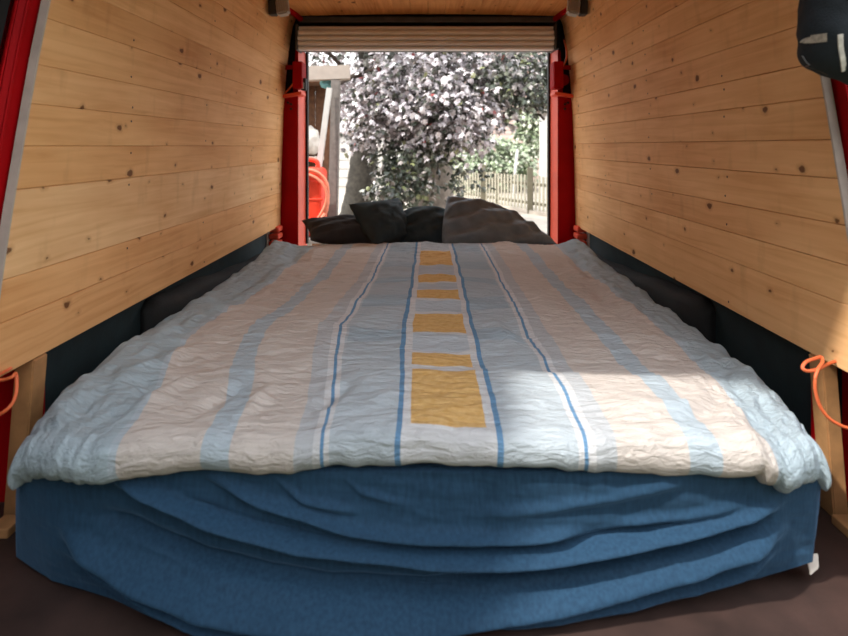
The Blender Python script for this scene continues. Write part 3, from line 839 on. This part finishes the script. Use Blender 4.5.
pillow('pillow', (at(399, 207, 3.40), at(451, 206, 3.42), at(452, 248, 3.28), at(399, 248, 3.26)), .095, M['pillow_green'],
       'small black green pillow in the middle of the row', 7.7, pinch=.04, soft=.34)
pillow('pillow', (at(445, 193, 3.36), at(508, 209, 3.46), at(566, 246, 3.28), at(436, 249, 3.16)), .080, M['pillow_grey'],
       'large charcoal grey pillow, furthest right of the row', 9.2, pinch=.05, wr=.024, soft=.18)

# ------------------------------------------------------------------ bag hanging at the right rear pillar
def bag():
    t = thing('hanging_bag', 'dark navy cloth bag hanging over the right pillar at the top corner', 'bag', at(830, 40, 1.12))
    outline = [(806, -40), (800, 0), (796.5, 26), (797, 48), (801, 62), (808, 69), (822, 76), (838, 82), (856, 88), (880, 84), (898, 60), (900, 10), (890, -45), (850, -60)]
    d = 1.13; P2 = spline([at(x+5, y, d) for x, y in outline+outline[:1]], 6)[:-1]
    c = sum(P2, Vector())/len(P2)
    bm = bmesh.new(); rings = []
    for k in range(-8, 9):
        a = k/8*math.pi/2*.98; sc = math.cos(a)**.55; yo = math.sin(a)*.055
        ring = []
        for p in P2:
            q = c+(p-c)*sc; q.y = d+yo
            q += Vector((0, 1, 0))*.012*noise.fractal(q*14, 1, 2, 3)+Vector((1, 0, 0))*.003*noise.noise(q*30)
            ring.append(bm.verts.new(q))
        rings.append(ring)
    n = len(P2)
    for a, b in zip(rings, rings[1:]):
        for i in range(n):
            f = bm.faces.new((a[i], a[(i+1) % n], b[(i+1) % n], b[i])); f.smooth = True
    bm.faces.new(rings[0]); bm.faces.new(rings[-1][::-1])
    body = from_bm('bag_body', bm, M['bag'], t, True)
    from mathutils.bvhtree import BVHTree
    tree = BVHTree.FromPolygons([v.co.copy() for v in body.data.vertices], [tuple(p.vertices) for p in body.data.polygons])
    def on(p):
        o = Vector((p.x*.6, .5, EYE+(p.z-EYE)*.6)); h = tree.ray_cast(o, (p-o).normalized())[0]
        return h+Vector((0, -.001, 0)) if h is not None else p
    fr = d-.066
    def strip(name, pts, w, mat, th=.0025):
        b2 = bmesh.new(); pts = [on(p) for p in spline(pts, 5)] if name != 'hanging_loop' else spline(pts, 5)
        for p, q in zip(pts, pts[1:]): beam(b2, p, q+(q-p)*.08, w, th, (0, 1, 0))
        return from_bm(name, b2, mat, t)
    strip('label_patch', [at(807.5, 38.5, fr), at(816, 38.2, fr-.001), at(828.5, 37.0, fr-.001)], .0165, M['label'])
    strip('zip', [at(841, 34, fr), at(842, 46, fr), at(844.5, 58, fr), at(847, 70, fr)], .010, M['zip'])
    strip('seam', [at(802, 56, fr+.012), at(808, 64, fr+.006), at(818, 67, fr), at(832, 74, fr+.006)], .002, M['grey_dark'])
    strip('hanging_loop', [at(845, -55, d+.03), at(852, -90, d+.06), at(868, -100, 1.24), at(885, -70, 1.32)], .02, M['bag'])
bag()

# ------------------------------------------------------------------ outdoors
bm = bmesh.new()
n = 60; G = {}
for i in range(n+1):
    for j in range(n+1):
        x = -24+48*i/n; y = -16+60*j/n
        G[i, j] = bm.verts.new((x, y, GROUND+.02*noise.noise(Vector((x*.7, y*.7, 0)))))
for i in range(n):
    for j in range(n): bm.faces.new((G[i, j], G[i+1, j], G[i+1, j+1], G[i, j+1]))
for f in bm.faces:
    if f.calc_center_median().y < 4.2: f.material_index = 1  # unseen near part gets the added dark ground
struct(from_bm('ground', bm, [M['gravel'], M['low_bounce']], smooth=True))
# unseen wall added behind and left of the van to block sky light
bm = bmesh.new(); box(bm, (-14, -5.6, GROUND-.1), (14, -5.2, 4.2), .02); box(bm, (-4.6, -5.2, GROUND-.1), (-4.2, 1.5, 4.2), .02); struct(from_bm('sky_blocker_wall', bm, M['brick']))

# leaves
def leaf_verts(c, d, up, s):
    """a lobed leaf: stem base, three lobes, folded along the midrib"""
    d = d.normalized(); side = d.cross(up)
    if side.length < 1e-4: side = d.cross(Vector((1, .2, 0)))
    side.normalize(); nn = side.cross(d)
    f = -.16
    shp = [(0, 0, 0), (.18, .42, f), (.42, .30, f*.5), (.66, .46, f*1.1), (.74, .20, f*.3), (1.05, 0, f*1.3), (.74, -.20, f*.3), (.66, -.46, f*1.1), (.42, -.30, f*.5), (.18, -.42, f), (.5, 0, .06)]
    return [c+d*(a*s)+side*(b*s)+nn*(h*s) for a, b, h in shp]

def foliage(name, blobs, parent, palette, weights, seed, size=(.062, .108)):
    rnd = random.Random(seed); V = []; Fc = []; Cc = []
    for (c, r, n) in blobs:
        c = Vector(c); r = Vector(r)
        for _ in range(n):
            # a twig somewhere in the outer half of the mass
            while True:
                q = Vector((rnd.uniform(-1, 1), rnd.uniform(-1, 1), rnd.uniform(-1, 1)))
                if .25 < q.length < 1: break
            p = c+Vector((q.x*r.x, q.y*r.y, q.z*r.z))
            out = Vector((q.x, q.y, 0)); out = out.normalized() if out.length > .01 else Vector((1, 0, 0))
            tw = (out*rnd.uniform(.3, 1)+Vector((rnd.uniform(-.6, .6), rnd.uniform(-.6, .6), rnd.uniform(-.9, .1)))).normalized()
            shade = rnd.random()
            for k in range(7):
                pp = p+tw*(k*.055)+Vector((rnd.uniform(-.07, .07), rnd.uniform(-.07, .07), rnd.uniform(-.06, .05)))
                dd = (tw*.5+Vector((rnd.uniform(-1, 1), rnd.uniform(-1, 1), rnd.uniform(-1.1, .15)))).normalized()
                upv = Vector((rnd.uniform(-.5, .5), rnd.uniform(-.9, .3), 1)).normalized()
                b = len(V); V += leaf_verts(pp, dd, upv, rnd.uniform(*size))
                Fc += [(b+i, b+i+1, b+10) for i in range(9)]+[(b+9, b, b+10)]
                col = rnd.choices(palette, weights)[0]; g = rnd.uniform(.85, 1.12)
                Cc += [tuple(min(1, q*g) for q in col[:3])+(1,)]*10
    me = bpy.data.meshes.new(name); me.from_pydata([tuple(v) for v in V], [], Fc); me.update()
    at_ = me.color_attributes.new('tint', 'FLOAT_COLOR', 'CORNER')
    at_.data.foreach_set('color', np.repeat(np.array(Cc, dtype=np.float32), 3, axis=0).ravel())
    return link(name, me, M['leaf'], parent)

LILAC = [srgb(222, 214, 217), srgb(180, 170, 174), srgb(140, 131, 130), srgb(88, 84, 76), srgb(56, 60, 46), srgb(160, 70, 66), srgb(150, 150, 110)]
LW = [40, 22, 12, 14, 15, 1.2, 1.2]
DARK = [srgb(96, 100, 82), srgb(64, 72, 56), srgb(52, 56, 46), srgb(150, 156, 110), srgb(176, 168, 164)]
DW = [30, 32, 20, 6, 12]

def trunk(parent, pts, rs, name='trunk', mat='bark'):
    bm = bmesh.new(); P = spline(pts, 12)
    rr = list(np.interp(np.linspace(0, 1, len(P)), np.linspace(0, 1, len(rs)), rs))
    tube(bm, P, rr, 20)
    for v in bm.verts:
        c = v.co; v.co = c+Vector((noise.noise(c*6), noise.noise(c*6+Vector((5, 5, 5))), 0))*.035
    return from_bm(name, bm, M[mat], parent, True)

def branch(parent, pts, r0, r1):
    bm = bmesh.new(); P = spline(pts, 6)
    tube(bm, P, list(np.linspace(r0, r1, len(P))), 8); return from_bm('branch', bm, M['twig'], parent, True)

# tree with the hanging lilac grey crown
T1 = thing('tree', 'big tree with pale lilac leaves hanging low behind the pillows', 'tree', (.06, 8.6, GROUND))
trunk(T1, [(.06, 8.6, GROUND-.05), (.06, 8.6, -.1), (.07, 8.6, .7), (.02, 8.55, 2.0), (.0, 8.6, 4.2)], [.44, .33, .31, .26, .16], mat='pale_bark')
for pts in ([(.03, 8.6, 1.4), (.6, 8.2, 1.7), (1.3, 7.7, 1.55), (1.55, 7.4, 1.25)], [(.03, 8.6, 1.7), (-.5, 8.0, 2.0), (-1.1, 7.5, 1.8), (-1.3, 7.2, 1.5)],
            [(.03, 8.6, 2.2), (.3, 7.6, 2.5), (.5, 6.9, 2.2)], [(.0, 8.6, 2.8), (-.8, 9.0, 3.6), (-1.6, 9.2, 4.2)], [(.0, 8.6, 3.0), (1.0, 8.9, 3.8), (1.9, 9.2, 4.4)],
            [(.05, 8.4, 1.0), (-.1, 7.9, .9), (-.35, 7.6, .5)]):
    branch(T1, pts, .07, .015)
foliage('foliage', [((.05, 7.9, 1.75), (1.15, .9, .65), 600), ((-.72, 7.8, 1.5), (.55, .6, .55), 190), ((.34, 7.5, 1.36), (.60, .5, .45), 230), ((1.0, 7.9, 2.05), (.70, .7, .45), 120),
                    ((0, 8.4, 3.4), (2.3, 1.9, 1.1), 520)], T1, LILAC, LW, 3)
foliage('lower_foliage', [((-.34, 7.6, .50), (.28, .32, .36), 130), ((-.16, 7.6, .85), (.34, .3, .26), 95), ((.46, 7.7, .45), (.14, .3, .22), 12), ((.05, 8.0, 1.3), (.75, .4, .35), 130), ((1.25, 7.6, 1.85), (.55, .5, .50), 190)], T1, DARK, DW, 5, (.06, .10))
T2 = thing('tree', 'tall bare trunk with rough grey bark, left of the hose and crown', 'tree', (-1.30, 10.2, GROUND))
T2['label'] = 'stout rough grey tree trunk standing between timber post and lilac crown'
trunk(T2, [(-1.34, 10.2, GROUND-.05), (-1.30, 10.2, -.35), (-1.24, 10.2, .1), (-1.14, 10.2, 1.1), (-1.05, 10.2, 3.4)], [.52, .31, .27, .23, .17])
branch(T2, [(-1.1, 10.2, 1.6), (-1.6, 9.6, 2.4), (-2.1, 9.2, 2.7)], .06, .02)
branch(T2, [(-1.08, 10.2, 2.2), (-.5, 10.0, 3.0), (0, 10.2, 3.6)], .06, .02)
foliage('foliage', [((-1.2, 9.9, 2.35), (1.0, .7, .55), 150), ((-1.2, 10.2, 3.6), (1.7, 1.4, .9), 220), ((-1.05, 9.6, 1.35), (.35, .3, .3), 26)], T2, LILAC, [20, 24, 18, 16, 16, 3, 3], 8)

# picket fence
FA = Vector((2.39, 12.75, 0)); FD = Vector((-.9, 1.75, 0)).normalized(); FN = Vector((FD.y, -FD.x, 0))
pf = thing('picket_fence', 'pale weathered picket fence across the yard on the right', 'fence', FA+Vector((0, 0, GROUND)))
for k in range(-6, 30):
    c = FA+FD*(k*.135); z0, z1 = GROUND+.08, .22+.015*random.uniform(-1, 1)
    bm = bmesh.new(); s = FD*.033; tt = FN*.009
    hexa(bm, [c-s-tt+Vector((0, 0, z0)), c+s-tt+Vector((0, 0, z0)), c+s+tt+Vector((0, 0, z0)), c-s+tt+Vector((0, 0, z0)),
              c-s-tt+Vector((0, 0, z1)), c+s-tt+Vector((0, 0, z1)), c+s+tt+Vector((0, 0, z1)), c-s+tt+Vector((0, 0, z1))], .003)
    from_bm('picket', bm, M['fence'], pf)
for z in (.02, -.42):
    bm = bmesh.new(); beam(bm, FA+FD*(-.9)+FN*.035+Vector((0, 0, z)), FA+FD*4.0+FN*.035+Vector((0, 0, z)), .04, .07, bevel=.004)
    from_bm('rail', bm, M['fence_dark'], pf)
for k in (.02, 2.0, 3.7):
    bm = bmesh.new(); c = FA+FD*k-FN*.04; beam(bm, c+Vector((0, 0, GROUND-.05)), c+Vector((0, 0, .40)), .13, .11, (0, 1, 0), .01)
    from_bm('post', bm, M['fence_dark'], pf)
bm = bmesh.new(); c = FA+FD*1.55+FN*.09; beam(bm, c+FD*.12+Vector((0, 0, .25)), c-FD*.05+Vector((0, 0, GROUND)), .07, .06, (0, 1, 0)); from_bm('brace', bm, M['fence_dark'], pf)
# kerb below the fence
bm = bmesh.new(); beam(bm, FA+FD*(-1.2)+Vector((0, 0, GROUND+.02)), FA+FD*4.4+Vector((0, 0, GROUND+.02)), .20, .12, bevel=.01)
tag(from_bm('kerb', bm, M['gravel']), 'low pale kerb running under the picket fence', 'kerb')

# leaning pole, white post behind the fence
bm = bmesh.new(); tube(bm, [at(514.5, 180, 16), at(515, 172, 16), at(517.5, 150, 16.2)], .045, 10)
tube(bm, [at(514.5, 180, 16), at(514.2, 200, 16), at(514, 200, 16)+Vector((0, 0, -.15))], .045, 10)
tag(from_bm('garden_pole', bm, M['white_timber']), 'thin pale pole leaning behind the picket fence', 'pole')
wp = thing('white_post', 'white square post rising behind the right end of the fence', 'post', (3.42, 16.3, GROUND))
bm = bmesh.new(); box(bm, (3.30, 16.2, GROUND), (3.56, 16.45, 1.85), .01); from_bm('shaft', bm, M['white_timber'], wp)
bm = bmesh.new(); box(bm, (3.24, 16.14, 1.85), (3.62, 16.51, 2.0), .02); from_bm('cap', bm, M['white_timber'], wp)

# hedges behind the fence
def hedge(c, r, label, seed, n=500):
    o = thing('hedge', label, 'hedge', (c[0], c[1], GROUND))
    GREEN = [srgb(176, 186, 160), srgb(150, 164, 130), srgb(120, 136, 104), srgb(196, 196, 178)]
    foliage('foliage', [(c, r, n)], o, GREEN, [4, 5, 3, 3], seed, (.10, .2))
    bm = bmesh.new()
    for k in range(5):
        x = c[0]+(k-2)*r[0]*.35
        tube(bm, [(x, c[1], GROUND), (x+.1, c[1], c[2]-r[2]*.2), (x-.1, c[1]+.1, c[2]+r[2]*.5)], .04, 6)
    from_bm('stems', bm, M['twig'], o)
hedge((2.1, 19.0, .35), (1.5, .7, 1.0), 'broad pale green hedge behind the picket fence', 21, 700)
hedge((3.75, 19.5, 1.75), (.62, .6, 1.05), 'tall light green bush beside the white post', 22, 260)

# houses
hs = thing('house', 'pinkish house with clapboard front beyond the hedge', 'house', (3.2, 25, GROUND))
bm = bmesh.new()
for k in range(26):
    z = GROUND+k*.19
    hexa(bm, [(1.9, 25.0-.02, z), (8.5, 25.0-.02, z), (8.5, 31, z), (1.9, 31, z), (1.9, 25.0, z+.19), (8.5, 25.0, z+.19), (8.5, 31, z+.19), (1.9, 31, z+.19)])
from_bm('wall', bm, M['house'], hs)
bm = bmesh.new(); hexa(bm, [(1.6, 24.6, 4.29), (8.8, 24.6, 4.29), (8.8, 31.4, 4.29), (1.6, 31.4, 4.29), (1.6, 27.9, 7), (8.8, 27.9, 7), (8.8, 28.1, 7), (1.6, 28.1, 7)])
from_bm('roof', bm, M['roof_tile'], hs)
gs = thing('garage', 'low white garage behind the grey trunk', 'building', (-3, 21, GROUND))
bm = bmesh.new(); box(bm, (-6.5, 21.0, GROUND), (.9, 25, 1.35), .01); from_bm('wall', bm, M['garage'], gs)
for x in (-3.6, -1.15):
    bm = bmesh.new()
    for k in range(5): box(bm, (x, 20.94, GROUND+.02+k*.33), (x+1.9, 20.99, GROUND+.33+k*.33), .012)
    from_bm('garage_door', bm, M['white_timber'], gs)
bm = bmesh.new(); box(bm, (-6.7, 20.8, 1.35), (1.1, 25.2, 1.5), .02); from_bm('roof_edge', bm, M['roof_tile'], gs)

# timber frame at the left with tank, hose and shed
bm = bmesh.new(); beam(bm, at(288, 74.5, 5.5), at(350, 72.5, 5.6), .12, .14, bevel=.004)
tag(from_bm('timber_beam', bm, M['beam']), 'pale horizontal timber beam resting on the grey post', 'beam')
bm = bmesh.new(); p = at(336, 80.5, 5.55); beam(bm, (p.x-.045, p.y, GROUND), (p.x, p.y, p.z), .085, .10, (0, 1, 0), .004)
tag(from_bm('timber_post', bm, M['grey_timber']), 'grey weathered timber post carrying the pale beam', 'post')
bm = bmesh.new(); p = at(329.5, 88, 5.45); q = at(316, 186, 5.35); beam(bm, p, (q.x-.14, q.y-.05, GROUND), .055, .03, (0, 1, 0), .003)
tag(from_bm('timber_plank', bm, M['white_timber']), 'white plank leaning against the grey timber post', 'plank')
bm = bmesh.new(); p = at(331, 85, 5.75); q = at(325, 170, 5.75); beam(bm, p, (q.x-.06, q.y, GROUND), .05, .05, (0, 1, 0), .003)
tag(from_bm('timber_plank', bm, M['brown_timber']), 'brown plank standing behind the grey timber post', 'plank')
sh = thing('shed', 'dark brown timber shed behind the red tank', 'shed', (-1.6, 6.6, GROUND))
bm = bmesh.new()
for k in range(9):
    x = -2.6+k*.16
    box(bm, (x, 6.5, GROUND), (x+.155, 6.53, 1.60), .004)
from_bm('board_wall', bm, M['brown_timber'], sh)
bm = bmesh.new(); box(bm, (-2.7, 6.1, 1.60), (-1.14, 6.9, 1.64), .006); from_bm('roof', bm, M['brown_timber'], sh)
# sack and cloth in front of the shed
bench = thing('workbench', 'rough timber bench carrying the red tank', 'bench', (-1.15, 5.3, GROUND))
bm = bmesh.new(); box(bm, (-1.62, 5.0, .02), (-.92, 5.5, .06), .004); from_bm('bench_top', bm, M['grey_timber'], bench)
for x in (-1.58, -.98):
    for y in (5.04, 5.42):
        bm = bmesh.new(); box(bm, (x, y, GROUND), (x+.05, y+.05, .02), .003); from_bm('leg', bm, M['grey_timber'], bench)
tk = thing('plastic_tank', 'red plastic tank with a rounded shoulder on the bench', 'tank', (-1.13, 5.2, .06))
bm = bmesh.new(); box(bm, (-1.33, 5.08, .062), (-.965, 5.36, .70), .055, 0, 4); 
from_bm('tank_body', bm, M['tank'], tk, False)
bm = bmesh.new(); tube(bm, spline([(-1.26, 5.22, .69), (-1.25, 5.22, .755), (-1.15, 5.22, .775), (-1.05, 5.22, .755), (-1.03, 5.22, .69)], 6), .022, 10); from_bm('handle', bm, M['tank'], tk, True)
for z in (.22, .40, .56):
    bm = bmesh.new(); box(bm, (-1.335, 5.072, z), (-.96, 5.10, z+.022), .006); from_bm('rib', bm, M['tank'], tk)
bm = bmesh.new()
pts = []
for k in range(70):
    a = k/70*2*math.pi*3.2; r = .185+.018*math.sin(a*.37)
    pts.append((-1.09+r*math.sin(a)*1.0+.012*math.sin(k*.9), 5.056-.0006*k, .43-r*1.32*math.cos(a)-.02*math.sin(a*.5)))
tube(bm, pts, .013, 8); tag(from_bm('garden_hose', bm, M['hose'], smooth=True), 'salmon coloured hose hung in coils in front of the red tank', 'hose')
def lump(name, c, r, mat, seed):
    bm = bmesh.new(); bmesh.ops.create_icosphere(bm, subdivisions=4, radius=1)
    for v in bm.verts:
        q = v.co.copy(); v.co = Vector(c)+Vector((q.x*r[0], q.y*r[1], q.z*r[2]))*(1+.28*noise.fractal(q*1.6+Vector((seed, 0, 0)), 1, 2, 3))
    return from_bm(name, bm, mat, smooth=True)
bm_s = thing('shelf', 'pale shelf board on the shed wall under the white sack', 'shelf', (-1.3, 6.35, .78))
bm = bmesh.new(); box(bm, (-1.75, 6.2, .74), (-1.16, 6.5, .78), .004); from_bm('shelf_board', bm, M['beam'], bm_s)
for x in (-1.7, -1.24):
    bm = bmesh.new(); beam(bm, (x, 6.49, .50), (x, 6.25, .735), .03, .03); from_bm('bracket', bm, M['brown_timber'], bm_s)
tag(lump('sack', (-1.40, 6.33, .95), (.17, .12, .165), M['sack'], 3), 'crumpled white sack lying on the shed shelf', 'sack')
tag(lump('cloth', at(326, 83, 5.62), (.06, .05, .055), M['blue_cloth'], 6), 'turquoise cloth tucked under the pale beam', 'cloth')

# ------------------------------------------------------------------ light
w = bpy.data.worlds.new('World'); SC.world = w; w.use_nodes = True
nt = w.node_tree; bg = nt.nodes['Background']
tc = N(nt, 'ShaderNodeTexCoord'); sp = N(nt, 'ShaderNodeSeparateXYZ'); L(nt, tc.outputs['Generated'], sp.inputs[0])
L(nt, ramp(nt, sp.outputs[2], [(0.0, (.98, .97, .96, 1)), (.35, (.93, .96, 1, 1)), (1, (.88, .94, 1, 1))]), bg.inputs['Color'])
bg.inputs['Strength'].default_value = 1.6
sd = bpy.data.lights.new('sun', 'SUN'); so = bpy.data.objects.new('sun', sd); COL.objects.link(so)
sd.energy = 3.2; sd.color = (1, .95, .88); sd.angle = math.radians(2.0)
v = Vector((.80, .42, -1.0)).normalized()
so.rotation_euler = v.to_track_quat('-Z', 'Y').to_euler(); so.location = (-3, -2, 5)

# ------------------------------------------------------------------ camera
cd = bpy.data.cameras.new('camera'); co = bpy.data.objects.new('camera', cd); COL.objects.link(co)
co.location = (0, 0, EYE); co.rotation_euler = (math.pi/2, 0, 0)
cd.sensor_width = 36; cd.lens = 36*F/848
cd.shift_x = -4/848; cd.shift_y = -(318-146)/848
cd.clip_start = .02; cd.clip_end = 200
cd.dof.use_dof = True; cd.dof.focus_distance = 2.1; cd.dof.aperture_fstop = 3.2
SC.camera = co
SC.view_settings.view_transform = 'Standard'; SC.view_settings.look = 'None'
SC.view_settings.exposure = 0.70; SC.view_settings.gamma = 1.0; SC.view_settings.use_curve_mapping = False
